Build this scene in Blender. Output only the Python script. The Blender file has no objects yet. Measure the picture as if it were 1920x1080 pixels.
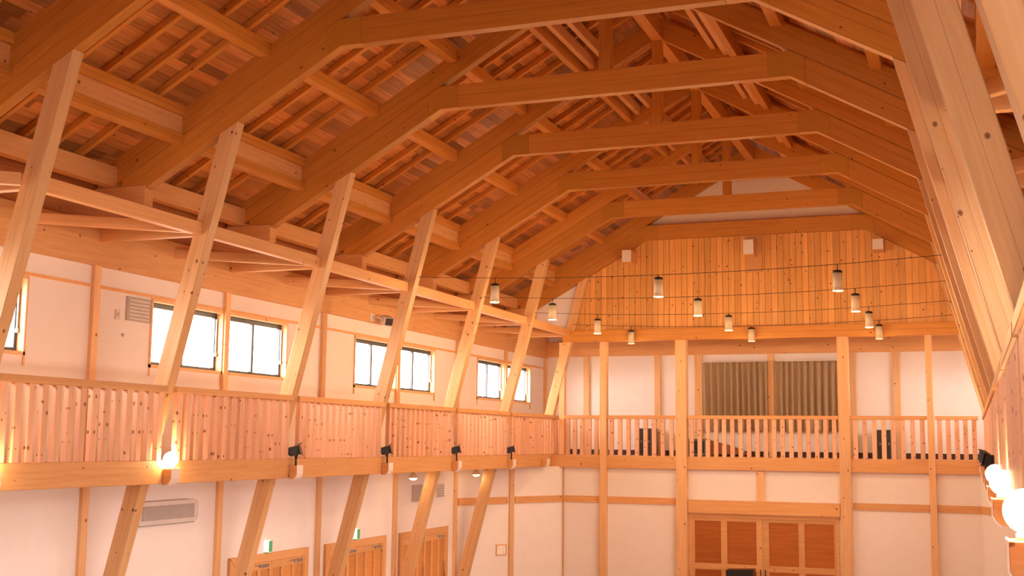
import bpy, bmesh, math, random
from mathutils import Matrix, Vector
random.seed(7)
sc = bpy.context.scene
col = sc.collection

# ------------------------------------------------------------------ camera, world, lights, exposure
# the camera stands at the origin, 4.4 m above the hall floor; x = across the hall, y = along it
F_PX, YAW, PITCH, ROLL = 2260.2, 0.3635, 0.1272, 0.0107
fw = Vector((-math.sin(YAW) * math.cos(PITCH), math.cos(YAW) * math.cos(PITCH), math.sin(PITCH)))
rt = Vector((math.cos(YAW), math.sin(YAW), 0))
up = rt.cross(fw)
rt2 = rt * math.cos(ROLL) + up * math.sin(ROLL)
up2 = -rt * math.sin(ROLL) + up * math.cos(ROLL)
cam = bpy.data.objects.new('camera', bpy.data.cameras.new('camera'))
cam.data.sensor_fit = 'HORIZONTAL'
cam.data.sensor_width = 36.0
cam.data.lens = F_PX / 1920 * 36.0
cam.data.clip_start = 0.05
cam.data.clip_end = 500
cam.matrix_world = Matrix((rt2, up2, -fw)).transposed().to_4x4()
col.objects.link(cam)
sc.camera = cam

world = bpy.data.worlds.new('overcast_sky')
sc.world = world
world.use_nodes = True
wn = world.node_tree.nodes
wn['Background'].inputs[0].default_value = (1.0, 0.80, 0.71, 1)
wn['Background'].inputs[1].default_value = 22.0

sc.view_settings.view_transform = 'Standard'
sc.view_settings.look = 'None'
sc.view_settings.gamma = 1
sc.view_settings.use_curve_mapping = False
sc.view_settings.exposure = 0.38
sc.cycles.use_denoising = True
sc.cycles.max_bounces = 10
sc.cycles.diffuse_bounces = 7
sc.cycles.glossy_bounces = 3
sc.cycles.transmission_bounces = 4
sc.cycles.transparent_max_bounces = 12
sc.cycles.sample_clamp_indirect = 6
WARM = (1.0, 0.62, 0.30)

# ------------------------------------------------------------------ dimensions
XC = -5.6                       # centre line of the hall
YG = 33.65                      # plane of the plank wall (rear truss)
BAY = 3.64
TY = [YG - (6 - i) * BAY for i in range(-2, 7)]     # nine trusses, the last at the plank wall
YB = YG + BAY                   # rear wall of the gallery
YN = -3.0                        # near end of what is built
FL = -4.4                       # hall floor
BT, BB = -0.33, -0.68           # balcony edge beam top / bottom
HW = 7.4                        # half width to the walls
SL = 0.5704                     # roof slope
def zb(h): return 4.845 + (4.783 - h) * SL          # underside of the lower chord
def zm(h): return zb(h) + 0.43                      # joint between chord and rafter
def zt(h): return zb(h) + 0.86                      # top of the rafter
def leg_in(z): return 5.838 + 0.262 * (0.795 - z)   # inner face of the leaning legs
def SX(side, h):                                    # side -1 = left, 1 = right
    return XC + side * h + (0.05 if side > 0 else 0.0)
ORD = ['first', 'second', 'third', 'fourth', 'fifth', 'sixth', 'seventh', 'eighth', 'ninth', 'tenth']
ORD += ['eleventh', 'twelfth', 'thirteenth', 'fourteenth', 'fifteenth', 'sixteenth']
LR = {-1: 'left', 1: 'right'}

# ------------------------------------------------------------------ materials
def new_mat(name):
    m = bpy.data.materials.new(name)
    m.use_nodes = True
    nt = m.node_tree
    b = nt.nodes['Principled BSDF']
    return m, nt, b

def plain(name, rgb, rough=0.6, metal=0.0, noise=0.04, scale=6.0, bump=0.0):
    m, nt, b = new_mat(name)
    N, L = nt.nodes, nt.links
    tc = N.new('ShaderNodeTexCoord')
    nz = N.new('ShaderNodeTexNoise'); nz.inputs['Scale'].default_value = scale; nz.inputs['Detail'].default_value = 4
    L.new(tc.outputs['Object'], nz.inputs['Vector'])
    cr = N.new('ShaderNodeValToRGB')
    e = cr.color_ramp.elements
    e[0].position, e[1].position = 0.3, 0.7
    e[0].color = (*[max(0, c * (1 - noise)) for c in rgb], 1)
    e[1].color = (*[min(1, c * (1 + noise)) for c in rgb], 1)
    L.new(nz.outputs['Fac'], cr.inputs[0]); L.new(cr.outputs[0], b.inputs['Base Color'])
    b.inputs['Roughness'].default_value = rough
    b.inputs['Metallic'].default_value = metal
    if bump:
        bp = N.new('ShaderNodeBump'); bp.inputs['Strength'].default_value = bump
        L.new(nz.outputs['Fac'], bp.inputs['Height']); L.new(bp.outputs[0], b.inputs['Normal'])
    return m

def math_node(nt, op, a=None, b=None):
    n = nt.nodes.new('ShaderNodeMath'); n.operation = op
    for k, v in enumerate((a, b)):
        if v is None: continue
        if isinstance(v, (int, float)): n.inputs[k].default_value = v
        else: nt.links.new(v, n.inputs[k])
    return n.outputs[0]

def wood(name, light, dark, knot=(0.16, 0.05, 0.015), knots=0.5, knot_scale=3.2, rough=0.45,
         boards=None, joint=2.4, board_var=0.0, seam=0.6, lam=0.0, tone=0.10):
    """timber with the grain along local x; boards = width of boards laid side by side along local y"""
    m, nt, b = new_mat(name)
    N, L = nt.nodes, nt.links
    tc = N.new('ShaderNodeTexCoord'); oi = N.new('ShaderNodeObjectInfo')
    off = N.new('ShaderNodeVectorMath'); off.operation = 'SCALE'; off.inputs[0].default_value = (37.0, 19.0, 23.0)
    L.new(oi.outputs['Random'], off.inputs['Scale'])
    add = N.new('ShaderNodeVectorMath'); add.operation = 'ADD'
    L.new(tc.outputs['Object'], add.inputs[0]); L.new(off.outputs[0], add.inputs[1])
    sx = N.new('ShaderNodeSeparateXYZ'); L.new(add.outputs[0], sx.inputs[0])
    so = N.new('ShaderNodeSeparateXYZ'); L.new(tc.outputs['Object'], so.inputs[0])
    gx, gy, gz = sx.outputs
    if boards:
        idx = math_node(nt, 'FLOOR', math_node(nt, 'DIVIDE', so.outputs[1], boards))
        gx = math_node(nt, 'ADD', gx, math_node(nt, 'MULTIPLY', idx, 7.31))
    yz = math_node(nt, 'ADD', gy, gz)
    gv = N.new('ShaderNodeCombineXYZ')
    L.new(math_node(nt, 'MULTIPLY', gx, 0.7), gv.inputs[0]); L.new(math_node(nt, 'MULTIPLY', gy, 14), gv.inputs[1]); L.new(math_node(nt, 'MULTIPLY', gz, 14), gv.inputs[2])
    gr = N.new('ShaderNodeTexNoise'); gr.inputs['Scale'].default_value = 1.6; gr.inputs['Detail'].default_value = 5; gr.inputs['Distortion'].default_value = 0.6
    L.new(gv.outputs[0], gr.inputs['Vector'])
    cr = N.new('ShaderNodeValToRGB'); e = cr.color_ramp.elements
    e[0].position, e[1].position = 0.32, 0.68
    e[0].color, e[1].color = (*dark, 1), (*light, 1)
    L.new(gr.outputs['Fac'], cr.inputs[0])
    c = cr.outputs[0]
    # knots: a flat voronoi over (length, y+z), only some cells hold one
    kv = N.new('ShaderNodeCombineXYZ'); L.new(math_node(nt, 'MULTIPLY', gx, 0.8), kv.inputs[0]); L.new(yz, kv.inputs[1])
    vo = N.new('ShaderNodeTexVoronoi'); vo.voronoi_dimensions = '2D'; vo.inputs['Scale'].default_value = knot_scale
    L.new(kv.outputs[0], vo.inputs['Vector'])
    cs = N.new('ShaderNodeSeparateColor'); L.new(vo.outputs['Color'], cs.inputs[0])
    gate = math_node(nt, 'LESS_THAN', cs.outputs[0], knots)
    rad = math_node(nt, 'MULTIPLY', math_node(nt, 'ADD', cs.outputs[1], 0.55), 0.075 * knot_scale / 4)
    mr = N.new('ShaderNodeMapRange'); mr.inputs['To Min'].default_value = 1; mr.inputs['To Max'].default_value = 0
    L.new(vo.outputs['Distance'], mr.inputs['Value'])
    L.new(math_node(nt, 'MULTIPLY', rad, 0.55), mr.inputs['From Min']); L.new(rad, mr.inputs['From Max'])
    kf = math_node(nt, 'MULTIPLY', mr.outputs[0], gate)
    mx = N.new('ShaderNodeMix'); mx.data_type = 'RGBA'
    L.new(math_node(nt, 'MULTIPLY', kf, 0.85), mx.inputs['Factor']); L.new(c, mx.inputs['A']); mx.inputs['B'].default_value = (*knot, 1)
    c = mx.outputs['Result']
    val = math_node(nt, 'ADD', math_node(nt, 'MULTIPLY', oi.outputs['Random'], 2 * tone), 1 - tone)
    if boards:
        wnz = N.new('ShaderNodeTexWhiteNoise'); wnz.noise_dimensions = '2D'
        cb = N.new('ShaderNodeCombineXYZ'); L.new(idx, cb.inputs[0])
        L.new(math_node(nt, 'FLOOR', math_node(nt, 'DIVIDE', gx, joint)), cb.inputs[1])
        L.new(cb.outputs[0], wnz.inputs['Vector'])
        bv = math_node(nt, 'ADD', math_node(nt, 'MULTIPLY', wnz.outputs['Value'], 2 * board_var), 1 - board_var)
        val = math_node(nt, 'MULTIPLY', val, bv)
        fr = math_node(nt, 'FRACT', math_node(nt, 'DIVIDE', so.outputs[1], boards))
        gap = math_node(nt, 'LESS_THAN', fr, 0.05)
        val = math_node(nt, 'MULTIPLY', val, math_node(nt, 'SUBTRACT', 1, math_node(nt, 'MULTIPLY', gap, seam)))
    if lam:
        fr = math_node(nt, 'FRACT', math_node(nt, 'DIVIDE', so.outputs[2], lam))
        seam = math_node(nt, 'LESS_THAN', fr, 0.06)
        val = math_node(nt, 'MULTIPLY', val, math_node(nt, 'SUBTRACT', 1, math_node(nt, 'MULTIPLY', seam, 0.25)))
    hs = N.new('ShaderNodeHueSaturation'); L.new(c, hs.inputs['Color']); L.new(val, hs.inputs['Value'])
    L.new(hs.outputs[0], b.inputs['Base Color'])
    b.inputs['Roughness'].default_value = rough
    b.inputs['Specular IOR Level'].default_value = 0.25
    return m

def emit(name, rgb, s):
    m, nt, b = new_mat(name)
    b.inputs['Base Color'].default_value = (*rgb, 1)
    b.inputs['Emission Color'].default_value = (*rgb, 1)
    b.inputs['Emission Strength'].default_value = s
    return m

M_TRUSS = wood('glued_pine', (0.64, 0.29, 0.062), (0.56, 0.235, 0.045), knots=0.25, knot_scale=2.6, lam=0.215)
M_POST = wood('pine_post', (0.80, 0.515, 0.27), (0.72, 0.43, 0.205), knots=0.45, knot_scale=3.0, lam=0.0)
M_LEG = wood('laminated_pine_leg', (0.80, 0.515, 0.26), (0.72, 0.43, 0.195), knots=0.55, knot_scale=3.0, lam=0.1305)
M_BEAM = wood('pine_beam', (0.74, 0.42, 0.185), (0.66, 0.345, 0.135), knots=0.3, knot_scale=2.8)
M_BAL = wood('pine_baluster', (0.80, 0.50, 0.34), (0.72, 0.42, 0.26), knots=0.75, knot_scale=5.5)
M_KNEE = wood('knee_plywood', (0.55, 0.26, 0.045), (0.50, 0.225, 0.035), knots=0.0)
M_RAFTER = wood('rafter_pine', (0.66, 0.30, 0.07), (0.58, 0.24, 0.05), knots=0.3)
M_DECK = wood('roof_boards', (0.56, 0.26, 0.09), (0.44, 0.15, 0.04), knots=0.35, knot_scale=3.0, boards=0.17, board_var=0.42, seam=0.25)
M_PLANK = wood('knotty_planks', (0.88, 0.51, 0.18), (0.78, 0.38, 0.105), knot=(0.16, 0.045, 0.015), knots=0.85, knot_scale=2.9, boards=0.17, joint=400.0, board_var=0.14, seam=0.25)
M_FLOOR = wood('floor_boards', (0.44, 0.235, 0.09), (0.36, 0.18, 0.06), knots=0.1, boards=0.12, board_var=0.1, rough=0.3)
M_DOOR = wood('door_panel_veneer', (0.46, 0.15, 0.03), (0.38, 0.11, 0.02), knots=0.0)
M_SIDE = wood('side_door_veneer', (0.66, 0.32, 0.10), (0.56, 0.24, 0.065), knots=0.1)
M_DARKW = wood('eave_boards', (0.42, 0.16, 0.05), (0.32, 0.11, 0.035), knots=0.1)
M_WALL = plain('white_plaster', (0.84, 0.80, 0.77), rough=0.9, noise=0.015, scale=3)
M_ENDW = plain('white_end_paint', (0.86, 0.82, 0.78), rough=0.6, noise=0.02)
M_FRAME = plain('slate_window_frame', (0.035, 0.055, 0.07), rough=0.4)
M_BLACK = plain('black_metal', (0.012, 0.012, 0.014), rough=0.35)
M_STEEL = plain('grey_steel', (0.45, 0.45, 0.45), rough=0.3, metal=0.8)
M_GREY = plain('grey_grille', (0.42, 0.38, 0.35), rough=0.5)
M_GREYL = plain('pale_grey_case', (0.66, 0.62, 0.59), rough=0.5)
M_WHITE = plain('white_case', (0.82, 0.80, 0.76), rough=0.4)
M_CREAM = plain('cream_shade', (0.78, 0.70, 0.48), rough=0.5)
M_BASE = plain('dark_baseboard', (0.05, 0.018, 0.012), rough=0.5)
M_CAB = plain('charcoal_cabinet', (0.03, 0.025, 0.022), rough=0.4)
M_GROUND = plain('pale_ground', (0.35, 0.33, 0.30), rough=0.9)
M_GREEN = plain('green_sign_edge', (0.10, 0.55, 0.25), rough=0.4)
M_SIGN = emit('sign_white', (0.95, 1.0, 0.95), 0.5)
M_GLOBE = emit('lit_globe', (1.0, 0.66, 0.32), 70.0)
M_BULB = emit('lit_opening', (1.0, 0.78, 0.5), 4.0)
M_PAPER = plain('picture_paper', (0.88, 0.87, 0.80), rough=0.6, noise=0.1, scale=14)

def curtain_mat():
    m, nt, b = new_mat('olive_beige_curtain')
    b.inputs['Base Color'].default_value = (0.70, 0.56, 0.36, 1)
    b.inputs['Roughness'].default_value = 0.85
    N, L = nt.nodes, nt.links
    tc = N.new('ShaderNodeTexCoord'); nz = N.new('ShaderNodeTexNoise'); nz.inputs['Scale'].default_value = 30
    L.new(tc.outputs['Object'], nz.inputs['Vector'])
    bp = N.new('ShaderNodeBump'); bp.inputs['Strength'].default_value = 0.1
    L.new(nz.outputs['Fac'], bp.inputs['Height']); L.new(bp.outputs[0], b.inputs['Normal'])
    return m
M_CURT = curtain_mat()

def glass_mat():
    m, nt, b = new_mat('window_glass')
    N, L = nt.nodes, nt.links
    N.remove(b)
    t = N.new('ShaderNodeBsdfTransparent'); g = N.new('ShaderNodeBsdfGlossy'); g.inputs['Roughness'].default_value = 0.02
    mx = N.new('ShaderNodeMixShader')
    mx.inputs[0].default_value = 0.05; L.new(t.outputs[0], mx.inputs[1]); L.new(g.outputs[0], mx.inputs[2])
    L.new(mx.outputs[0], N['Material Output'].inputs['Surface'])
    return m
M_GLASS = glass_mat()

# ------------------------------------------------------------------ builders
def tag(o, label=None, cat=None, group=None, kind=None):
    if label: o['label'] = label
    if cat: o['category'] = cat
    if group: o['group'] = group
    if kind: o['kind'] = kind
    return o

def empty(name, loc, label=None, cat=None, group=None, kind=None):
    o = bpy.data.objects.new(name, None)
    o.location = loc
    o.empty_display_size = 0.2
    col.objects.link(o)
    return tag(o, label, cat, group, kind)

def origin(o):
    v = Vector((0, 0, 0))
    while o:
        v += o.location; o = o.parent
    return v

def link(name, me, M, parent=None):
    o = bpy.data.objects.new(name, me)
    col.objects.link(o)
    if parent is not None:
        o.parent = parent
        if parent.type == 'EMPTY':
            M = Matrix.Translation(-origin(parent)) @ M
        else:
            M = world_of(parent).inverted() @ M
    o.matrix_local = M
    return o

def world_of(o):
    return (world_of(o.parent) @ o.matrix_local) if o.parent else o.matrix_local.copy()

def from_bm(bm, name, mat, M=Matrix(), parent=None, smooth=False):
    bmesh.ops.recalc_face_normals(bm, faces=bm.faces)
    me = bpy.data.meshes.new(name)
    bm.to_mesh(me); bm.free()
    if smooth:
        for p in me.polygons: p.use_smooth = True
    for x in (mat if isinstance(mat, (list, tuple)) else [mat]): me.materials.append(x)
    return link(name, me, M, parent)

def bm_box(bm, lo, hi, bevel=0.0, mi=0):
    r = bmesh.ops.create_cube(bm, size=1.0)
    vs = r['verts']
    for v in vs:
        v.co = Vector(((lo[k] + hi[k]) / 2 + v.co[k] * (hi[k] - lo[k])) for k in range(3))
    fs = {f for v in vs for f in v.link_faces}
    for f in fs: f.material_index = mi
    if bevel:
        es = {e for v in vs for e in v.link_edges}
        bmesh.ops.bevel(bm, geom=list(es), offset=bevel, segments=1, affect='EDGES', clamp_overlap=True)

BOX_CACHE = {}
def box_mesh(L, w, h, mat, bevel):
    k = (round(L, 3), round(w, 3), round(h, 3), mat.name, bevel)
    if k not in BOX_CACHE:
        bm = bmesh.new()
        bm_box(bm, (0, -w / 2, -h / 2), (L, w / 2, h / 2), bevel)
        bmesh.ops.recalc_face_normals(bm, faces=bm.faces)
        me = bpy.data.meshes.new('timber'); bm.to_mesh(me); bm.free(); me.materials.append(mat)
        BOX_CACHE[k] = me
    return BOX_CACHE[k]

def frame_of(p0, p1, upv=(0, 0, 1)):
    p0, p1 = Vector(p0), Vector(p1)
    x = (p1 - p0).normalized(); u = Vector(upv)
    if abs(x.dot(u)) > 0.98: u = Vector((0, 1, 0))
    y = u.cross(x).normalized(); z = x.cross(y)
    M = Matrix((x, y, z)).transposed().to_4x4(); M.translation = p0
    return M, (p1 - p0).length

def beam(name, p0, p1, w, h, mat, parent=None, upv=(0, 0, 1), bevel=0.006):
    """square timber from p0 to p1: w across, h along the up vector, grain along its length"""
    M, L = frame_of(p0, p1, upv)
    return link(name, box_mesh(L, w, h, mat, bevel), M, parent)

def prism_xz(name, poly, y0, y1, axis, mat, parent=None, bevel=0.006):
    """outline in the x-z plane given thickness along y; grain along axis (dx, dz)"""
    a = Vector((axis[0], 0, axis[1])).normalized()
    M = Matrix((a, Vector((0, 1, 0)), a.cross(Vector((0, 1, 0))))).transposed().to_4x4()
    M.translation = Vector((poly[0][0], 0, poly[0][1]))
    Mi = M.inverted()
    bm = bmesh.new()
    A = [bm.verts.new(Mi @ Vector((x, y0, z))) for x, z in poly]
    B = [bm.verts.new(Mi @ Vector((x, y1, z))) for x, z in poly]
    bm.faces.new(A); bm.faces.new(B[::-1])
    n = len(poly)
    for i in range(n): bm.faces.new((A[i], A[(i + 1) % n], B[(i + 1) % n], B[i]))
    bmesh.ops.recalc_face_normals(bm, faces=bm.faces)
    if bevel: bmesh.ops.bevel(bm, geom=list(bm.edges), offset=bevel, segments=1, affect='EDGES')
    return from_bm(bm, name, mat, M, parent)

def boxes(name, lst, mat, parent=None, bevel=0.0, M=Matrix()):
    bm = bmesh.new()
    for lo, hi in lst: bm_box(bm, lo, hi, bevel)
    return from_bm(bm, name, mat, M, parent)

def lathe(name, prof, mat, loc, parent=None, seg=24, R=None):
    bm = bmesh.new()
    rings = []
    for r, z in prof:
        rings.append([bm.verts.new((r * math.cos(2 * math.pi * k / seg), r * math.sin(2 * math.pi * k / seg), z)) for k in range(seg)] if r > 1e-6 else [bm.verts.new((0, 0, z))])
    for a, b in zip(rings, rings[1:]):
        for k in range(seg):
            q = [a[k % len(a)], a[(k + 1) % len(a)], b[(k + 1) % len(b)], b[k % len(b)]]
            q2 = []
            for v in q:
                if v not in q2: q2.append(v)
            if len(q2) > 2: bm.faces.new(q2)
    M = Matrix.Translation(loc) @ (R.to_4x4() if R else Matrix())
    return from_bm(bm, name, mat, M, parent, smooth=True)

def tube(name, pts, r, mat, parent=None, seg=8):
    bm = bmesh.new(); rings = []
    pts = [Vector(p) for p in pts]
    for i, p in enumerate(pts):
        t = (pts[min(i + 1, len(pts) - 1)] - pts[max(i - 1, 0)]).normalized()
        u = Vector((0, 0, 1)) if abs(t.z) < 0.9 else Vector((1, 0, 0))
        a = t.cross(u).normalized(); b = t.cross(a)
        rings.append([bm.verts.new(p + r * (math.cos(2 * math.pi * k / seg) * a + math.sin(2 * math.pi * k / seg) * b)) for k in range(seg)])
    for A, B in zip(rings, rings[1:]):
        for k in range(seg): bm.faces.new((A[k], A[(k + 1) % seg], B[(k + 1) % seg], B[k]))
    bm.faces.new(rings[0]); bm.faces.new(rings[-1][::-1])
    return from_bm(bm, name, mat, Matrix(), parent, smooth=True)

def lamp(name, kind, loc, energy, color, size=0.05, parent=None, aim=None, spot=None):
    d = bpy.data.lights.new(name, kind); d.energy = energy; d.color = color
    if kind in ('POINT', 'SPOT'): d.shadow_soft_size = size
    if kind == 'SPOT': d.spot_size = spot or 1.6; d.spot_blend = 0.6
    o = bpy.data.objects.new(name, d); col.objects.link(o)
    M = Matrix.Translation(loc)
    if parent:
        o.parent = parent
        M = (Matrix.Translation(-origin(parent)) if parent.type == 'EMPTY' else world_of(parent).inverted()) @ M
    o.matrix_local = M
    return o

def portal(name, loc, rot, sx, sy):
    d = bpy.data.lights.new(name, 'AREA'); d.shape = 'RECTANGLE'; d.size = sx; d.size_y = sy
    d.cycles.is_portal = True
    o = bpy.data.objects.new(name, d); o.location = loc; o.rotation_euler = rot; col.objects.link(o)

# ------------------------------------------------------------------ the setting
tag(boxes('ground', [((-60, -40, FL - 0.6), (60, 90, FL - 0.3))], M_GROUND), kind='structure')
Mf = Matrix.Translation((XC, YN, FL)) @ Matrix.Rotation(math.pi / 2, 4, 'Z')
tag(boxes('floor', [((0, -HW - 0.2, -0.3), (YB - YN + 0.2, HW + 0.25, 0))], M_FLOOR, M=Mf), kind='structure')

# left windows sit in pairs beside every other truss: (y0, y1) openings in each long wall, sill and head heights
SILL, HEAD = 1.24, 2.33
LZ = -2.5                       # sill of the unseen openings added low in the right wall
def pairs(ids): return [o for i in ids for o in ((TY[i] - 2.17, TY[i] - 0.09), (TY[i] + 0.09, TY[i] + 2.17))]
OPEN = {-1: pairs((2, 4, 6, 8)), 1: pairs((2, 8))}  # right wall pairs are unseen, added to light the hall
def long_wall(name, side, lower=()):
    x0, x1 = SX(side, HW), SX(side, HW + 0.22)
    lo, hi = min(x0, x1), max(x0, x1)
    L = []
    ye = YB + 0.2
    L.append(((lo, YN, HEAD), (hi, ye, 3.4)))
    def strip(z0, z1, holes):
        y = YN
        for a, b in holes:
            L.append(((lo, y, z0), (hi, a, z1))); y = b
        L.append(((lo, y, z0), (hi, ye, z1)))
    strip(SILL, HEAD, OPEN[side])
    L.append(((lo, YN, -0.5), (hi, ye, SILL)))
    if lower:
        L.append(((lo, YN, -1.2), (hi, ye, -0.5)))
        strip(LZ, -1.2, lower)
        L.append(((lo, YN, FL), (hi, ye, LZ)))
    else:
        L.append(((lo, YN, FL), (hi, ye, -0.5)))
    return tag(boxes(name, L, M_WALL), kind='structure')
long_wall('wall_left', -1)
LOWER = [(TY[i] + 0.25, TY[i + 1] - 0.25) for i in range(0, 6)]
long_wall('wall_right', 1, LOWER)
# boarding under the eaves between wall plate and roof
for side in (-1, 1):
    x0, x1 = SX(side, HW + 0.02), SX(side, HW + 0.2)
    Me = Matrix.Translation((min(x0, x1), YN, 3.4)) @ Matrix.Rotation(math.pi / 2, 4, 'Z')
    tag(boxes('wall_eave_' + LR[side], [((0, -abs(x1 - x0), 0), (YB + 0.2 - YN, 0, 1.1))], M_DARKW, M=Me), kind='structure')

# roof boards: local x runs along the hall, local y down the slope
def ceiling(name, side):
    ang = math.atan(SL)
    x = Vector((0, 1, 0)); y = Vector((side * math.cos(ang), 0, -math.sin(ang))); z = x.cross(y)
    M = Matrix((x, y, z)).transposed().to_4x4()
    M.translation = Vector((SX(side, 0), YN - 0.6, zt(0) + 0.22))
    s = 1 if z.z > 0 else -1
    bm = bmesh.new()
    W = 0.17
    n = int(9.6 / W)
    for k in range(n):
        j = random.uniform(0, 0.008)
        bm_box(bm, (0, k * W + 0.0008, min(s * j, s * 0.12)), (YB - YN + 1.4, (k + 1) * W - 0.0008, max(s * j, s * 0.12)))
    bm_box(bm, (0, -0.1, min(s * 0.05, s * 0.16)), (YB - YN + 1.4, 9.6, max(s * 0.05, s * 0.16)))
    return tag(from_bm(bm, name, M_DECK, M), kind='structure')
ceiling('ceiling_left', -1)
ceiling('ceiling_right', 1)

# gallery rear wall, side returns and balcony floors
tag(boxes('wall_gallery', [((SX(-1, HW), YB, FL), (SX(1, HW), YB + 0.2, 3.0)), ((SX(-1, HW), YB + 0.02, 3.0), (SX(1, HW), YB + 0.2, 4.6))], M_WALL), kind='structure')
prism_xz('wall_gable', [(SX(-1, HW), 4.4), (SX(1, HW), 4.4), (SX(1, 0), zt(0) + 0.2)], YB + 0.02, YB + 0.2, (1, 0), M_WALL, bevel=0)['kind'] = 'structure'
tag(boxes('floor_balcony', [((SX(-1, HW), YN, -0.6), (SX(-1, 5.96), YG - 0.1, -0.36)),
                            ((SX(1, 5.96), YN, -0.6), (SX(1, HW), YG - 0.1, -0.36)),
                            ((SX(-1, HW), YG - 0.1, -0.6), (SX(1, HW), YB, -0.36))], M_BEAM), kind='structure')
tag(boxes('baseboard_gallery', [((SX(-1, HW) + 0.02, YB - 0.03, -0.36), (SX(1, HW) - 0.02, YB, -0.20))], M_BASE), kind='structure')

NX0, NX1, NZ0, NZ1 = -5.0, -1.4, 0.9, 2.9  # unseen opening added in the near wall to brighten the right legs
tag(boxes('wall_near', [((SX(-1, HW + .2), YN - .25, FL), (NX0, YN - .02, 4.3)), ((NX1, YN - .25, FL), (SX(1, HW + .2), YN - .02, 4.3)),
                        ((NX0, YN - .25, FL), (NX1, YN - .02, NZ0)), ((NX0, YN - .25, NZ1), (NX1, YN - .02, 4.3))], M_BEAM), kind='structure')
prism_xz('wall_near_gable', [(SX(-1, HW + .2), 4.3), (SX(1, HW + .2), 4.3), (SX(1, 0), zt(0) + .2)], YN - .25, YN - .02, (1, 0), M_BEAM, bevel=0)['kind'] = 'structure'

# lower rear wall in the plane of the columns and the two slanting corner walls
CL, CR = -11.156, 0.16          # corners of the rear wall
tag(boxes('wall_rear', [((CL, YG, FL), (-7.45, YG + 0.16, -0.6)), ((-3.4, YG, FL), (CR, YG + 0.16, -0.6)),
                        ((-7.45, YG, -1.9), (-3.4, YG + 0.16, -0.6))], M_WALL), kind='structure')
def slant(name, p0, p1):
    a, b = Vector((p0[0], p0[1], 0)), Vector((p1[0], p1[1], 0))
    d = (b - a).normalized()
    M = Matrix((d, Vector((-d.y, d.x, 0)), Vector((0, 0, 1)))).transposed().to_4x4(); M.translation = a
    s = 1 if p0[0] < XC else -1
    bm = bmesh.new()
    bm_box(bm, (0, min(0, s * 0.14), FL), ((b - a).length, max(0, s * 0.14), -0.68))
    tag(from_bm(bm, name, M_WALL, M), kind='structure')
WL = SX(-1, HW)
slant('wall_slant_left', (WL, 30.01), (CL, YG))
slant('wall_slant_right', (SX(1, HW), 30.01), (CR, YG))

# plank wall with white plaster above the tie, in the plane of the rear truss
gl, gr = SX(-1, 0), SX(1, 0)
def gable_planks():
    zlo = 3.26
    outline_h = [(leg_in(zlo) + 0.1, zlo), (4.80, zb(4.80) + 0.08), (3.02, 5.95), (0, 5.95)]
    x0, x1 = SX(-1, leg_in(zlo) + 0.1), SX(1, leg_in(zlo) + 0.1)
    def top(x):
        h = abs(x - XC)
        if h > 4.80: return zlo + (leg_in(zlo) + 0.1 - h) / (leg_in(zlo) + 0.1 - 4.80) * (zb(4.80) + 0.08 - zlo)
        if h > 3.02: return zb(h) + 0.08
        return 5.95
    bm = bmesh.new(); W = 0.17
    # local x up, local y = world -x  -> boards run upright
    M = Matrix((Vector((0, 0, 1)), Vector((-1, 0, 0)), Vector((0, -1, 0)))).transposed().to_4x4(); M.translation = Vector((XC, YG + 0.06, 0))
    k0, k1 = int(math.floor((x0 - XC) / W)), int(math.ceil((x1 - XC) / W))
    for k in range(k0, k1):
        a, b = max(x0, XC + k * W + 0.004), min(x1, XC + (k + 1) * W - 0.004)
        if b - a < 0.02: continue
        za, zb_ = max(top(a), zlo + 0.01), max(top(b), zlo + 0.01)
        d = random.choice((0.0, 0.003, 0.006))
        ya, yb = d, -0.06
        P = [(zlo, a), (zlo, b), (zb_, b), (za, a)]
        f0 = [bm.verts.new((p[0], -(p[1] - XC), ya)) for p in P]
        f1 = [bm.verts.new((p[0], -(p[1] - XC), yb)) for p in P]
        bm.faces.new(f0); bm.faces.new(f1[::-1])
        for i in range(4): bm.faces.new((f0[i], f0[(i + 1) % 4], f1[(i + 1) % 4], f1[i]))
    o = from_bm(bm, 'wall_planks', M_PLANK, M)
    return tag(o, kind='structure')
gable_planks()
prism_xz('wall_gable_plaster', [(SX(-1, 3.9), 6.0), (SX(1, 3.9), 6.0), (SX(1, 0), zt(0))], YG + 0.10, YG + 0.16, (1, 0), M_WALL, bevel=0)['kind'] = 'structure'
for s in (-1, 1):
    prism_xz('wall_gable_corner_' + LR[s], [(SX(s, leg_in(3.3)), 3.3), (SX(s, HW), 3.3), (SX(s, HW), zb(HW) + .3), (SX(s, 4.78), zb(4.78) + .3)], YG + 0.07, YG + 0.14, (1, 0), M_WALL, bevel=0)['kind'] = 'structure'

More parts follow.
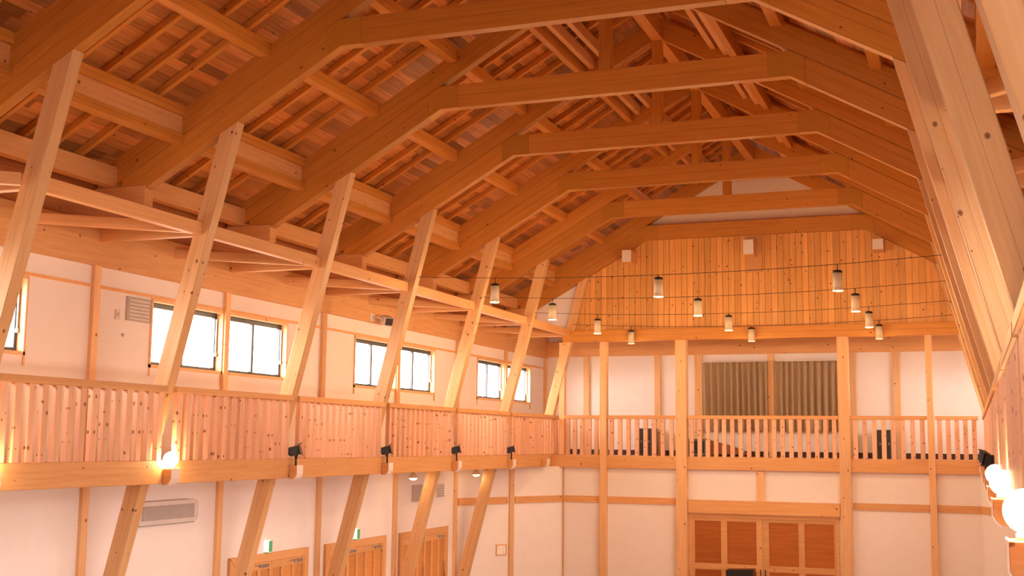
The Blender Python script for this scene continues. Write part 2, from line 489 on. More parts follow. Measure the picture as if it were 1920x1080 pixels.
# ------------------------------------------------------------------ roof trusses
def pos_words(i):
    n = 8 - i
    return ['standing against the plank wall at the rear', 'next in front of the plank wall truss', 'third forward from the plank wall', 'fourth forward from the plank wall',
            'fifth forward from the plank wall', 'sixth forward from the plank wall', 'seventh forward, left leg at the picture edge',
            'eighth forward, thick right leg close to the camera', 'nearest the camera, right leg at the upper right corner'][n]
TH = 0.09
for i, y in enumerate(TY):
    t = empty('roof_truss', (XC, y, FL), 'arched pine roof truss, ' + pos_words(i), 'truss', 'timber roof trusses')
    for s in (-1, 1):
        X = lambda h, s=s: SX(s, h)
        # leaning leg, its head cut along the underside of the chord
        wleg = 0.27
        def outer_top():
            # outer face meets the chord underside: leg_in(z)+wleg = h, zb(h) = z
            z = 4.845
            for _ in range(40): z = zb(leg_in(z) + wleg)
            return z
        zo = outer_top()
        a = (X(leg_in(FL)), FL); b = (X(leg_in(4.845)), 4.845); c = (X(leg_in(zo) + wleg), zo); d = (X(leg_in(FL) + wleg), FL)
        prism_xz('leg', [a, b, c, d], y - 0.10, y + 0.10, (b[0] - a[0], b[1] - a[1]), M_LEG, t, bevel=0.008)
        # lower chord and rafter
        prism_xz('lower_chord', [(X(3.26), zb(3.26)), (X(6.9), zb(6.9)), (X(6.9), zm(6.9) - .004), (X(3.26), zm(3.26) - .004)], y - TH, y + TH, (s, -SL), M_TRUSS, t)
        prism_xz('rafter', [(X(0.004), zm(0)), (X(7.38), zm(7.38)), (X(7.38), zt(7.38)), (X(0.004), zt(0))], y - TH + 0.004, y + TH - 0.004, (s, -SL), M_TRUSS, t)
        # knee block where chord and tie meet
        prism_xz('knee_block', [(X(3.26), zb(3.26)), (X(3.021), 5.85), (X(2.68), 5.85), (X(2.68), 6.267), (X(3.03), 6.267), (X(3.26), zm(3.26))], y - TH - 0.006, y + TH + 0.006, (s, -SL), M_KNEE, t)
        # wall tie from the leg to the wall plate
        beam('wall_tie', (X(leg_in(3.2) + wleg - 0.02), y, 3.2), (X(HW - .03), y, 3.2), 0.12, 0.2, M_BEAM, t)
        e = beam('eave_tie', (X(HW + 0.0), y, 3.80), (X(6.43), y, 3.80), 0.21, 0.31, M_BEAM, t)
        tag(boxes('end_cap', [((min(X(6.43), X(6.42)), y - 0.106, 3.645), (max(X(6.43), X(6.42)), y + 0.106, 3.955))], M_ENDW, e), 'white painted beam end')
        # horizontal brace from mid bay at the wall to the leg
        beam('wall_brace', (X(HW - .03), y - 1.75, 3.2), (X(leg_in(3.2) + 0.215), y - 0.16, 3.2), 0.10, 0.16, M_BEAM, t)
    beam('tie_beam', (SX(-1, 2.68), y, 6.0585), (SX(1, 2.68), y, 6.0585), 2 * TH, 0.417, M_TRUSS, t)
    if i < 8:
        beam('king_post', (XC, y, 6.27), (XC, y, 7.95), 0.2, 0.17, M_TRUSS, t, upv=(0, 1, 0))

# ------------------------------------------------------------------ purlins, girts, plates
Y0, Y1 = YN, YB + 0.1
def purlin(name, side, h, ztop, w, d, label, mat=M_TRUSS):
    return tag(beam(name, (SX(side, h), Y0, ztop - d / 2), (SX(side, h), YG + .05, ztop - d / 2), w, d, mat), label, 'beam', 'long beams carrying the roof')
for s in (-1, 1):
    w = LR[s]
    purlin('roof_purlin', s, 2.82, zt(2.82) + .1, 0.18, 0.23, f'orange pine purlin on the {w} roof slope just above the knees')
    purlin('roof_purlin', s, 4.35, zt(4.35) + .1, 0.18, 0.23, f'orange pine purlin halfway up the {w} roof slope')
    purlin('roof_purlin', s, 1.54, zt(1.54) + .1, 0.13, 0.30, f'dark orange pine purlin high on the {w} roof slope, lower of three near the ridge')
    purlin('roof_purlin', s, 1.34, zt(1.34) + .06, 0.11, 0.22, f'slim pale purlin high on the {w} roof slope, middle of three', M_BEAM)
    purlin('roof_purlin', s, 1.08, zt(1.08) + .06, 0.11, 0.22, f'slim pale purlin nearest the ridge on the {w} roof slope', M_BEAM)
    # deep built-up beam over the leg heads: top and bottom flange with a board web
    h = 5.86
    t = empty('deep_purlin', (SX(s, h), Y0, 4.5), f'deep built-up pine beam running over the heads of the {w} legs', 'beam', 'long beams carrying the roof')
    beam('top_flange', (SX(s, h), Y0, 5.09), (SX(s, h), YG + .05, 5.09), 0.22, 0.16, M_TRUSS, t)
    beam('web_board', (SX(s, h), Y0, 4.86), (SX(s, h), YG + .05, 4.86), 0.12, 0.30, M_BEAM, t)
    beam('bottom_flange', (SX(s, h), Y0, 4.64), (SX(s, h), YG + .05, 4.64), 0.22, 0.14, M_TRUSS, t)
    purlin('eave_beam', s, 7.1, zt(7.1) - .1, 0.2, 0.32, f'pine eave beam above the {w} wall at the foot of the roof', M_BEAM)
    # wall plate: the wide board band on top of the wall
    tag(beam('wall_plate', (SX(s, HW - .02), Y0, 3.06), (SX(s, HW - .02), YB, 3.06), 0.16, 0.68, M_BEAM), f'wide pine plate along the top of the {w} wall above the windows', 'beam')
    # girts between the legs
    for i in range(8):
        a, b = TY[i] + .101, TY[i + 1] - .101
        h = leg_in(3.2) + (.19 if s < 0 else .31)
        if i < 2 and s < 0: continue
        tag(beam('girt', (SX(s, h), a, 3.2), (SX(s, h), b, 3.2), 0.13, 0.2, M_BEAM), f'level girt between the {w} legs, {ORD[7 - i]} bay from the plank wall', 'beam', f'girts between the {w} legs')
    # slim rafters, five to a bay
    for i in range(1, 8):
        for k in range(1, 6):
            y = TY[i] + k * BAY / 6
            x0, x1 = SX(s, 0.05), SX(s, 8.0)
            z0, z1 = zt(0.05) + .158, zt(8.0) + .158
            tag(beam('rafter_bar', (x0, y, z0), (x1, y, z1), 0.09, 0.105, M_RAFTER),
                f'slim {w} rafter, {ORD[k - 1]} of five, {ORD[7 - i]} bay from the plank wall', 'rafter', f'slim rafters of the {w} roof slope')
tag(beam('ridge_beam', (XC + .025, Y0, 8.12), (XC + .025, YG + .05, 8.12), 0.22, 0.34, M_TRUSS), 'heavy pine ridge beam along the peak of the roof', 'beam')

# ------------------------------------------------------------------ long walls: posts, trims, windows
for s in (-1, 1):
    w = LR[s]
    for i in list(range(2, 9)) + [9]:
        y = TY[i] if i < 9 else YB - .08
        if s > 0 and i > 6: continue
        zlow = FL if i < 8 else -0.36
        tag(beam('wall_post', (SX(s, HW - .02), y, zlow), (SX(s, HW - .02), y, 2.73), 0.15, 0.10, M_POST, upv=(1, 0, 0)),
            f'flat pine post on the white {w} wall, ' + ('in the gallery corner' if i == 9 else f'{ORD[8 - i]} forward of the plank wall line'), 'post', f'pine posts on the {w} wall')
    nm = boxes('trim_%d' % (1 if s < 0 else 2), [((min(SX(s, HW - .02), SX(s, HW)), YN, 2.375), (max(SX(s, HW - .02), SX(s, HW)), YB - .1, 2.425))], M_BEAM)
    tag(nm, kind='structure')

def window(n, side, y0, y1):
    xo = SX(side, HW + 0.14)                  # plane of the frame
    xi = SX(side, HW)                         # wall face
    d = side
    o = empty('window_%d' % n, (xi, (y0 + y1) / 2, SILL), kind='structure')
    def bx(name, lst, mat, parent=o, bev=0.0):
        L = [((min(a[0], b[0]), min(a[1], b[1]), min(a[2], b[2])), (max(a[0], b[0]), max(a[1], b[1]), max(a[2], b[2]))) for a, b in lst]
        return boxes(name, L, mat, parent, bev)
    # timber lining of the opening, proud of the wall, with ears on the sill trim
    t = 0.03
    p = xi - d * 0.025
    bx('lining', [((p, y0 - t, SILL - .045), (xo, y0 + .012, HEAD)), ((p, y1 - .012, SILL - .045), (xo, y1 + t, HEAD)),
                  ((p, y0 - t, SILL - .05), (xo, y1 + t, SILL + .005)), ((p, y0 - t, HEAD - .012), (xo, y1 + t, HEAD + .045)),
                  ((p, y0 - t, SILL - .2), (xi, y0, SILL - .04)), ((p, y1, SILL - .2), (xi, y1 + t, SILL - .04))], M_POST)
    f = 0.055
    a, b, zz0, zz1 = y0 + .013, y1 - .013, SILL + .006, HEAD - .013
    ym = (a + b) / 2
    x0, x1 = xo - d * .03, xo + d * .04
    fr = bx('frame', [((x0, a, zz0), (x1, a + f, zz1)), ((x0, b - f, zz0), (x1, b, zz1)), ((x0, a + f, zz0), (x1, b - f, zz0 + f)),
                      ((x0, a + f, zz1 - f - .03), (x1, b - f, zz1)), ((x0, ym - .035, zz0 + f), (x1, ym + .035, zz1 - f - .03))], M_FRAME)
    for q0, q1 in ((a + f, ym - .035), (ym + .035, b - f)):
        bx('pane', [((xo + d * .001, q0, zz0 + f), (xo + d * .007, q1, zz1 - f - .03))], M_GLASS)
    st = bx('stay', [((x0 - d * .03, b - .04, SILL + .32), (x0, b - .022, HEAD - .12)), ((x0 - d * .045, b - .05, SILL + .28), (x0, b - .014, SILL + .34))], M_STEEL)
    if side < 0: portal('window_daylight', (xo - .12, ym, (SILL + HEAD) / 2), (0, -math.pi / 2, 0), HEAD - SILL, b - a)
    else: portal('window_daylight', (xo + .12, ym, (SILL + HEAD) / 2), (0, math.pi / 2, 0), HEAD - SILL, b - a)
n = 0
for s in (-1, 1):
    for a, b in OPEN[s]:
        n += 1
        window(n, s, a, b)
# unseen windows added low in the right wall to light the hall
for a, b in LOWER:
    n += 1
    x = SX(1, HW + .12)
    o = empty('window_%d' % n, (x, (a + b) / 2, LZ), kind='structure')
    z0, z1 = LZ, -1.2
    ym = (a + b) / 2
    boxes('frame', [((x - .03, a, z0), (x + .03, a + .06, z1)), ((x - .03, b - .06, z0), (x + .03, b, z1)), ((x - .03, a + .06, z0), (x + .03, b - .06, z0 + .06)),
                    ((x - .03, a + .06, z1 - .06), (x + .03, b - .06, z1)), ((x - .03, ym - .03, z0 + .06), (x + .03, ym + .03, z1 - .06))], M_FRAME, o)
    for q0, q1 in ((a + .06, ym - .03), (ym + .03, b - .06)):
        boxes('pane', [((x, q0, z0 + .06), (x + .006, q1, z1 - .06))], M_GLASS, o)
    portal('window_daylight', (x + .1, ym, (z0 + z1) / 2), (0, math.pi / 2, 0), z1 - z0, b - a)

o = empty('window_%d' % (n + 1), ((NX0 + NX1) / 2, YN - .14, NZ0), kind='structure')  # window behind the camera, added for its daylight on the right legs
boxes('frame', [((NX0, YN - .17, NZ0), (NX1, YN - .11, NZ0 + .07)), ((NX0, YN - .17, NZ1 - .07), (NX1, YN - .11, NZ1))] +
      [((x - .035, YN - .17, NZ0 + .07), (x + .035, YN - .11, NZ1 - .07)) for x in (NX0 + .035, -3.8, -2.6, NX1 - .035)], M_FRAME, o)
for q0, q1 in ((NX0 + .07, -3.835), (-3.765, -2.635), (-2.565, NX1 - .07)):
    boxes('pane', [((q0, YN - .143, NZ0 + .07), (q1, YN - .137, NZ1 - .07))], M_GLASS, o)
portal('window_daylight', ((NX0 + NX1) / 2, YN - .2, (NZ0 + NZ1) / 2), (math.pi / 2, 0, 0), NX1 - NX0, NZ1 - NZ0)

# ------------------------------------------------------------------ balconies
for s in (-1, 1):
    w = LR[s]
    tag(beam('balcony_beam', (SX(s, 5.93), YN, (BT + BB) / 2), (SX(s, 5.93), YG - .16 if s > 0 else YG + .9, (BT + BB) / 2), 0.14, BT - BB, M_BEAM), f'deep pine edge beam under the {w} balcony railing', 'beam')
    for i in range(8):
        if s < 0 and i < 1: continue
        a, b = TY[i] + .11, TY[i + 1] - .11
        if i == 7: b = YG - .17 if s > 0 else YG + .9
        t = empty('balcony_railing', (SX(s, 5.88), (a + b) / 2, BT), f'pine baluster railing on the {w} balcony, {ORD[7 - i]} bay from the plank wall', 'railing', f'{w} balcony railings')
        beam('handrail', (SX(s, 5.87), a, 0.745), (SX(s, 5.87), b, 0.745), 0.13, 0.1, M_BEAM, t)
        nb = 18 if i == 7 and s < 0 else 14
        for k in range(nb):
            y = a + (k + .5) * (b - a) / nb
            beam('baluster', (SX(s, 5.88), y, BT), (SX(s, 5.88), y, 0.696), 0.115, 0.085, M_BAL, t, upv=(1, 0, 0), bevel=0.004)

def bracket(s, y, label):
    t = empty('balcony_bracket', (SX(s, 5.86), y, -0.66), label, 'bracket', f'brackets under the {LR[s]} railing')
    X = lambda h: SX(s, h)
    h0, h1 = 5.855, 5.70
    poly = [(X(h0), -0.455), (X(h1), -0.455), (X(h1), -0.60), (X(h1 + .03), -0.655), (X(h1 + .07), -0.69), (X(h0), -0.70)]
    prism_xz('arm', poly, y - .1, y + .1, (s, 0), M_BEAM, t)
    e = -0.012 * s
    poly = [(X(h1) + e, -0.45), (X(h1), -0.45), (X(h1), -0.602), (X(h1 + .03), -0.657), (X(h1 + .07), -0.692), (X(h1 + .07), -0.706), (X(h1 + .022) , -0.668), (X(h1) + e, -0.605)]
    tag(prism_xz('end_cap', poly, y - .102, y + .102, (0, 1), M_ENDW, t, bevel=0), 'white painted bracket end')
    return t

def globe(s, y, label):
    t = empty('globe_lamp', (SX(s, 5.79), y, -0.455), label, 'lamp', 'globe lamps on the balcony brackets')
    lathe('lamp_base', [(0, 0), (.055, 0), (.055, .03), (.04, .035), (0, .035)], M_WHITE, (SX(s, 5.79), y, -0.454), t)
    prof = [(0.112 * math.sin(math.pi * k / 16), 0.112 - 0.112 * math.cos(math.pi * k / 16)) for k in range(17)]
    g = lathe('globe', prof, M_GLOBE, (SX(s, 5.79), y, -0.425), t, seg=32)
    tag(g, 'glowing warm white glass ball')

def spotlight(s, y, label):
    c = Vector((SX(s, 5.78), y, -0.19))
    t = empty('stage_spotlight', (c.x, y, -0.455), label, 'spotlight', f'black stage spotlights on the {LR[s]} brackets')
    tube('stem', [(c.x, y, -0.455), (c.x, y, -0.30)], 0.018, M_BLACK, t)
    # yoke
    R = Matrix.Rotation(math.radians(20), 3, 'Z')
    yk = bmesh.new()
    for q in (-1, 1): bm_box(yk, (-.015, q * .105 - .006, -.10), (.015, q * .105 + .006, .03))
    bm_box(yk, (-.015, -.105, -.112), (.015, .105, -.10))
    from_bm(yk, 'yoke', M_BLACK, Matrix.Translation(c) @ R.to_4x4(), t)
    # lamp housing pointing into the hall and downwards
    A = Matrix.Rotation(math.radians(20 if s < 0 else 160), 3, 'Z') @ Matrix.Rotation(math.radians(76), 3, 'Y')
    bm = bmesh.new()
    bm_box(bm, (-.075, -.085, -.13), (.075, .085, .06), .015)
    bm_box(bm, (-.095, -.10, .06), (.095, .10, .085), .004)
    bm_box(bm, (-.05, -.06, -.16), (.05, .06, -.13), .008)
    for k in range(4): bm_box(bm, (-.082, -.088, -.11 + k * .035), (.082, .088, -.10 + k * .035))
    from_bm(bm, 'housing', M_BLACK, Matrix.Translation(c) @ A.to_4x4(), t)
    for q in (-1, 1):
        bm = bmesh.new()
        v = [bm.verts.new(p) for p in ((q * .095, -.10, .085), (q * .095, .10, .085), (q * .115, .10, .125), (q * .115, -.10, .125))]
        v2 = [bm.verts.new((p.co.x + q * .003, p.co.y, p.co.z)) for p in v]
        bm.faces.new(v); bm.faces.new(v2[::-1])
        for k in range(4): bm.faces.new((v[k], v[(k + 1) % 4], v2[(k + 1) % 4], v2[k]))
        from_bm(bm, 'barn_door', M_BLACK, Matrix.Translation(c) @ A.to_4x4(), t)

for s in (-1, 1):
    w = LR[s]
    for i in range(1, 9):
        y = TY[i]
        if s > 0 and i == 1: y = 6.6
        if s < 0 and i == 1: continue
        if i == 8: y = YG - .9
        what = {1: 'carrying the globe nearest the camera', 2: 'carrying a globe lamp, farther from the rear' if s > 0 else 'carrying a globe lamp at the picture edge', 3: 'carrying the globe lamp nearest the spotlights'}.get(i)
        if i == 8: what = 'bare, nearest the rear gallery'
        if what is None: what = f'carrying the {ORD[7 - i]} spotlight from the rear gallery'
        bracket(s, y, f'white-ended bracket under the {w} railing, {what}')
        if i <= 3:
            globe(s, y, f'glowing globe lamp on a bracket of the {w} balcony, ' + {1: 'largest and nearest the camera', 2: 'middle of the three' if s > 0 else 'cut by the left picture edge', 3: 'nearest the spotlights'}[i])
        elif i < 8:
            spotlight(s, y, f'black stage spotlight on a bracket of the {w} balcony, {ORD[7 - i]} from the rear gallery')

# ------------------------------------------------------------------ rear gallery front
tag(beam('gallery_beam', (SX(-1, 5.55), YG, 3.09), (SX(1, 5.55), YG, 3.09), 0.24, 0.34, M_TRUSS), 'long pine beam below the plank wall over the gallery opening', 'beam')
tag(beam('gallery_edge_beam', (-11.455, YG - .02, (BT + BB) / 2 - .02), (.40, YG - .02, (BT + BB) / 2 - .02), 0.24, BT - BB, M_BEAM), 'deep pine edge beam under the rear gallery railing', 'beam')
COLS = [(-9.90, .20, 'slim left'), (-7.62, .31, 'thick left'), (-3.19, .29, 'thick right'), (-1.0, .17, 'slim right')]
for x, wd, nm in COLS:
    tag(beam('gallery_column', (x, YG - .06, FL), (x, YG - .06, 2.92), wd, 0.30 if wd > .25 else 0.24, M_POST, upv=(0, 1, 0)), f'{nm} pine column rising from the hall floor to the gallery beam', 'column', 'columns of the rear gallery')
tag(beam('gallery_post', (-11.18, YG, BT - .01), (-11.18, YG, 2.92), .17, .17, M_POST, upv=(0, 1, 0)), 'short upright pine post behind the rearmost left leaning leg', 'post')
SEG = [(-11.09, -10.01, 5), (-9.79, -7.79, 8), (-7.455, -3.345, 18), (-3.035, -1.095, 8), (-.895, .16, 5)]
for k, (a, b, nb) in enumerate(SEG):
    t = empty('gallery_railing', ((a + b) / 2, YG - .06, BT), f'pine railing of square balusters on the rear gallery, {ORD[k]} section from the left', 'railing', 'rear gallery railings')
    beam('handrail', (a, YG - .08, 0.745), (b, YG - .08, 0.745), 0.13, 0.1, M_BEAM, t)
    for j in range(nb):
        x = a + (j + .5) * (b - a) / nb
        beam('baluster', (x, YG - .08, BT - .02), (x, YG - .08, 0.696), 0.085, 0.115, M_BAL, t, upv=(1, 0, 0), bevel=0.004)

# gallery rear wall timbers
tag(beam('gallery_plate', (SX(-1, HW), YB - .065, 3.0), (SX(1, HW), YB - .065, 3.0), 0.12, 0.46, M_BEAM), 'pine plate along the top of the white gallery wall', 'beam')
for k, (x, wd) in enumerate([(-11.56, .19), (-9.22, .19), (-7.91, .25), (-5.68, .18), (-3.30, .23), (-2.03, .21)]):
    tag(beam('gallery_wall_post', (x, YB - .04, -.36), (x, YB - .04, 2.77), wd, 0.10, M_POST, upv=(0, 1, 0)), f'flat pine post on the white gallery wall, {ORD[k]} from the left', 'post', 'posts on the gallery wall')

def curtain(x0, x1, label):
    z0, z1 = 0.41, 2.52
    t = empty('curtain', ((x0 + x1) / 2, YB - .18, z0), label, 'curtain', 'gallery curtains')
    bm = bmesh.new()
    nx, nz = 150, 14
    ph = [random.uniform(0, 6.28) for _ in range(5)]
    wv = (x1 - x0)
    grid = []
    for j in range(nz + 1):
        v = j / nz; row = []
        for i in range(nx + 1):
            u = i / nx; x = x0 + u * wv
            amp = 0.05 + 0.03 * (1 - v)
            d = amp * math.sin(2 * math.pi * x / .19 + 1.1 * math.sin(x * 3.1 + ph[0]) + ph[1] + .25 * math.sin(4 * v + ph[3])) + .3 * amp * math.sin(2 * math.pi * x / .105 + ph[2] + .4 * math.sin(3 * v))
            if v > .95: d *= .55
            row.append(bm.verts.new((x, YB - .19 + d, z0 + (z1 - z0) * v)))
        grid.append(row)
    for j in range(nz):
        for i in range(nx): bm.faces.new((grid[j][i], grid[j][i + 1], grid[j + 1][i + 1], grid[j + 1][i]))
    bmesh.ops.solidify(bm, geom=list(bm.faces), thickness=0.004)
    from_bm(bm, 'cloth', M_CURT, Matrix(), t, smooth=True)
    tube('rail', [(x0 - .02, YB - .19, z1 + .012), (x1 + .02, YB - .19, z1 + .012)], .014, M_WHITE, t)
    for k in range(7):
        x = x0 + (k + .5) * wv / 7
        boxes('rail_clip', [((x - .015, YB - .2, z1 + .005), (x + .015, YB - .003, z1 + .03))], M_WHITE, t)
curtain(-7.77, -5.77, 'left olive beige curtain with deep folds on the gallery wall')
curtain(-5.52, -3.50, 'right olive beige curtain with deep folds on the gallery wall')

def case(name, x0, x1, y0, y1, z0, z1, label, cat, mat, side_mat=None, front=True):
    t = empty(name, ((x0 + x1) / 2, (y0 + y1) / 2, z0), label, cat)
    boxes('case', [((x0, y0, z0 + .02), (x1, y1, z1))], mat, t, .012)
    if front: boxes('front_grille', [((x0 + .04, y0 - .012, z0 + .08), (x1 - .04, y0, z1 - .06))], M_BLACK, t, .004)
    boxes('foot_rail', [((x0 + .03, y0 + .03, z0), (x1 - .03, y0 + .08, z0 + .02)), ((x0 + .03, y1 - .08, z0), (x1 - .03, y1 - .03, z0 + .02))], M_BLACK, t)
    return t
M_GCAB = plain('grey_cabinet', (0.18, 0.15, 0.13), rough=0.5)
def two_leaf(x0, x1, label):
    t = empty('dark_cabinet', ((x0 + x1) / 2, 36.8, -.36), label, 'cabinet', 'dark cabinets on the gallery')
    boxes('body', [((x0, 36.62, -.34), (x1, 37.05, .47))], M_GCAB, t, .01)
    xm = x0 + .78 * (x1 - x0)
    for a, b in ((x0 + .01, (x0 + xm) / 2 - .01), ((x0 + xm) / 2 + .01, xm)):
        d = boxes('door_panel', [((a, 36.60, -.32), (b, 36.62, .455))], M_CAB, t, .004)
        boxes('knob', [((b - .05, 36.58, .03), (b - .03, 36.60, .10))], M_STEEL, d)
two_leaf(-9.76, -9.17, 'dark two-door cabinet behind the gallery balusters left of the curtains')
two_leaf(-2.68, -2.08, 'dark two-door cabinet behind the gallery balusters right of the curtains')
case('loudspeaker', -8.14, -7.56, 36.5, 36.9, -.36, .16, 'low charcoal box standing on the gallery left of the curtains', 'box', M_GCAB)
# low brown wedge sloping down to the right below the left curtain
t = empty('brown_wedge', (-7.1, 36.8, -.36), 'low brown wedge with a sloping top below the left curtain', 'bench')
prism_xz('wedge_body', [(-7.50, -.30), (-6.35, -.30), (-6.60, -.12), (-7.05, .02), (-7.50, .13)], 36.65, 36.95, (1, 0), M_DARKW, t)
for x in (-7.42, -6.48): boxes('leg', [((x - .04, 36.68, -.36), (x + .04, 36.92, -.30))], M_DARKW, t)

# three white-ended beam stubs through the plank wall
for x, zz, wd, hh, lb in [(-9.07, 5.32, .26, .34, 'left of the three, half behind the truss chord'), (-5.60, 5.42, .27, .40, 'middle of the three under the tie beam'), (-2.17, 5.33, .27, .27, 'right of the three under the truss knee')]:
    t = empty('beam_stub', (x, YG, zz - hh / 2), 'white-ended beam stub in the plank wall, ' + lb, 'beam', 'beam stubs on the plank wall')
    y0 = YG - .62
    beam('stub_body', (x, y0 + .014, zz), (x, YG + .05, zz), wd, hh, M_BEAM, t)
    tag(boxes('end_cap', [((x - wd / 2 - .003, y0, zz - hh / 2 - .003), (x + wd / 2 + .003, y0 + .014, zz + hh / 2 + .003))], M_ENDW, t), 'white painted beam end')
    if lb.startswith('middle'):
        boxes('backing_board', [((x - .20, YG - .02, zz - .62), (x + .28, YG + .035, zz + .5))], M_BEAM, t)

# ------------------------------------------------------------------ lower rear wall: rails, header, double door
tag(beam('wall_rail', (CL, YG - .012, -1.60), (-10.04, YG - .012, -1.60), .06, .19, M_BEAM), 'level pine rail on the rear wall left of the slim left column', 'rail')
tag(beam('wall_rail', (-9.80, YG - .012, -1.60), (-7.82, YG - .012, -1.60), .06, .19, M_BEAM), 'level pine rail on the rear wall between the two left columns', 'rail')
tag(beam('wall_rail', (-3.015, YG - .012, -1.60), (-1.1, YG - .012, -1.60), .06, .19, M_BEAM), 'level pine rail on the rear wall between the two right columns', 'rail')
tag(beam('wall_rail', (-.9, YG - .012, -1.60), (CR, YG - .012, -1.60), .06, .19, M_BEAM), 'level pine rail on the rear wall right of the slim right column', 'rail')
tag(beam('door_lintel', (-7.455, YG - .05, -1.71), (-3.35, YG - .05, -1.71), .2, .36, M_BEAM), 'deep pine lintel over the panelled double door', 'beam')
tag(beam('transom_post', (-5.45, YG - .03, -1.53), (-5.45, YG - .03, -.715), .2, .12, M_POST, upv=(0, 1, 0)), 'short pine post between two white panels above the door lintel', 'post')
d = empty('door_1', (-5.4, YG, FL), kind='structure')
boxes('door_frame', [((-7.45, YG - .02, FL), (-7.36, YG + .12, -1.9)), ((-3.48, YG - .02, FL), (-3.4, YG + .12, -1.9)), ((-7.36, YG - .02, -2.0), (-3.48, YG + .12, -1.9))], M_BEAM, d)
def leaf(x0, x1, bars):
    y0 = YG + .02
    z1 = -2.0
    lst = [((x0, y0, z1 - .1), (x1, y0 + .05, z1)), ((x0, y0, FL + .01), (x1, y0 + .05, FL + .2)), ((x0, y0, -3.42), (x1, y0 + .05, -3.25))]
    for a, b in bars: lst.append(((a, y0 - .002, FL + .01), (b, y0 + .048, z1)))
    lf = boxes('door_leaf', lst, M_BEAM, d)
    for (a, b), (a2, b2) in zip(bars, bars[1:]):
        boxes('panel', [((b, y0 + .02, -3.25), (a2, y0 + .03, z1 - .1)), ((b, y0 + .02, FL + .2), (a2, y0 + .03, -3.42))], M_DOOR, lf,
              M=Matrix())
    return lf
l1 = leaf(-7.36, -5.435, [(-7.36, -7.30), (-6.57, -6.40), (-5.60, -5.435)])
l2 = leaf(-5.43, -3.48, [(-5.43, -5.26), (-4.47, -4.31), (-3.54, -3.48)])
for lf, x in ((l1, -5.49), (l2, -5.36)):
    tube('pull_handle', [(x, YG - .03, -3.36), (x, YG - .03, -3.72)], .014, M_BLACK, lf)
# black lectern in front of the door
t = empty('lectern', (-5.76, 32.2, FL), 'black lectern with a sloping top in front of the double door', 'lectern')
prism_xz('lectern_top', [(-6.12, -3.24), (-5.42, -3.21), (-5.42, -3.62), (-6.12, -3.65)], 31.95, 32.4, (1, 0), M_BLACK, t)
boxes('pedestal', [((-5.92, 32.1, FL + .04), (-5.6, 32.32, -3.6))], M_BLACK, t, .01)
boxes('foot_plate', [((-6.1, 32.0, FL), (-5.42, 32.45, FL + .04))], M_BLACK, t, .01)

# slanting corner walls: posts and rails
for s, (ax, ay), (bx_, by) in ((-1, (WL, 30.01), (CL, YG)), (1, (SX(1, HW), 30.01), (CR, YG))):
    w = LR[s]
    nrm = Vector((by - ay, -(bx_ - ax), 0)).normalized() * (1 if s < 0 else -1)
    def at(f, z, off=.02):
        return Vector((ax + (bx_ - ax) * f, ay + (by - ay) * f, z)) + nrm * off
    if s < 0:
        tag(beam('corner_wall_post', at(.5, FL), at(.5, -.6), .16, .09, M_POST, upv=tuple(nrm)), f'pine post in the middle of the {w} slanting corner wall', 'post')
    tag(beam('corner_rail', at(.03, -1.60, .015), at(.465, -1.60, .015), .06, .19, M_BEAM), f'level pine rail on the {w} slanting wall, half away from the corner', 'rail')
    tag(beam('corner_rail', at(.535 if s < 0 else .465, -1.60, .015), at(.985, -1.60, .015), .06, .19, M_BEAM), f'level pine rail on the {w} slanting wall, half next to the corner', 'rail')
tag(beam('corner_bead', (CL + .03, YG - .03, FL), (CL + .03, YG - .03, -.62), .03, .03, M_BEAM), 'thin pine bead in the corner of the lower rear wall', 'trim')

# ------------------------------------------------------------------ left lower wall: doors and fittings
XW = WL
for k, (a, b) in enumerate([(19.49, 22.35), (23.06, 25.92), (26.66, 29.52)]):
    d = empty('door_%d' % (k + 2), (XW, (a + b) / 2, FL), kind='structure')
    zt_ = -2.2
    boxes('door_frame', [((XW, a, FL), (XW + .06, a + .16, zt_)), ((XW, b - .16, FL), (XW + .06, b, zt_)), ((XW, a + .16, zt_ - .16), (XW + .06, b - .16, zt_))], M_BEAM, d, .004)
    ym = (a + b) / 2
    for y0, y1 in ((a + .16, ym - .004), (ym + .004, b - .16)):
        bars = [y0, y0 + (y1 - y0) / 3, y0 + 2 * (y1 - y0) / 3, y1]
        lst = [((XW + .005, y0, zt_ - .30), (XW + .045, y1, zt_ - .165)), ((XW + .005, y0, FL + .01), (XW + .045, y1, FL + .25))]
        for q in bars: lst.append(((XW + .006, max(y0, q - .05), FL + .02), (XW + .047, min(y1, q + .05), zt_ - .17)))
        lf = boxes('door_leaf', lst, M_BEAM, d)
        for q0, q1 in zip(bars, bars[1:]):
            boxes('panel', [((XW + .008, q0 + .05, FL + .25), (XW + .02, q1 - .05, zt_ - .30))], M_SIDE, lf)
        boxes('door_closer', [((XW + .047, y1 - .42, zt_ - .26), (XW + .10, y1 - .14, zt_ - .20)), ((XW + .06, y1 - .60, zt_ - .22), (XW + .075, y1 - .30, zt_ - .205))], M_STEEL, lf, .004)
        tube('pull_handle', [(XW + .08, y1 - .1, FL + .9), (XW + .08, y1 - .1, FL + 1.3)], .012, M_STEEL, lf)

for k, (y, lb) in enumerate([(20.75, 'over the first door from the camera'), (24.38, 'over the middle of the three doors')]):
    t = empty('exit_sign', (XW, y, -2.2), f'small lit white and green exit sign box {lb}', 'sign', 'exit signs over the left doors')
    boxes('sign_body', [((XW, y - .05, -2.18), (XW + .12, y + .05, -1.95))], M_SIGN, t, .01)
    boxes('green_edge', [((XW + .12, y - .045, -2.17), (XW + .14, y + .045, -1.96)), ((XW + .01, y - .054, -2.19), (XW + .115, y + .054, -2.18))], M_GREEN, t)

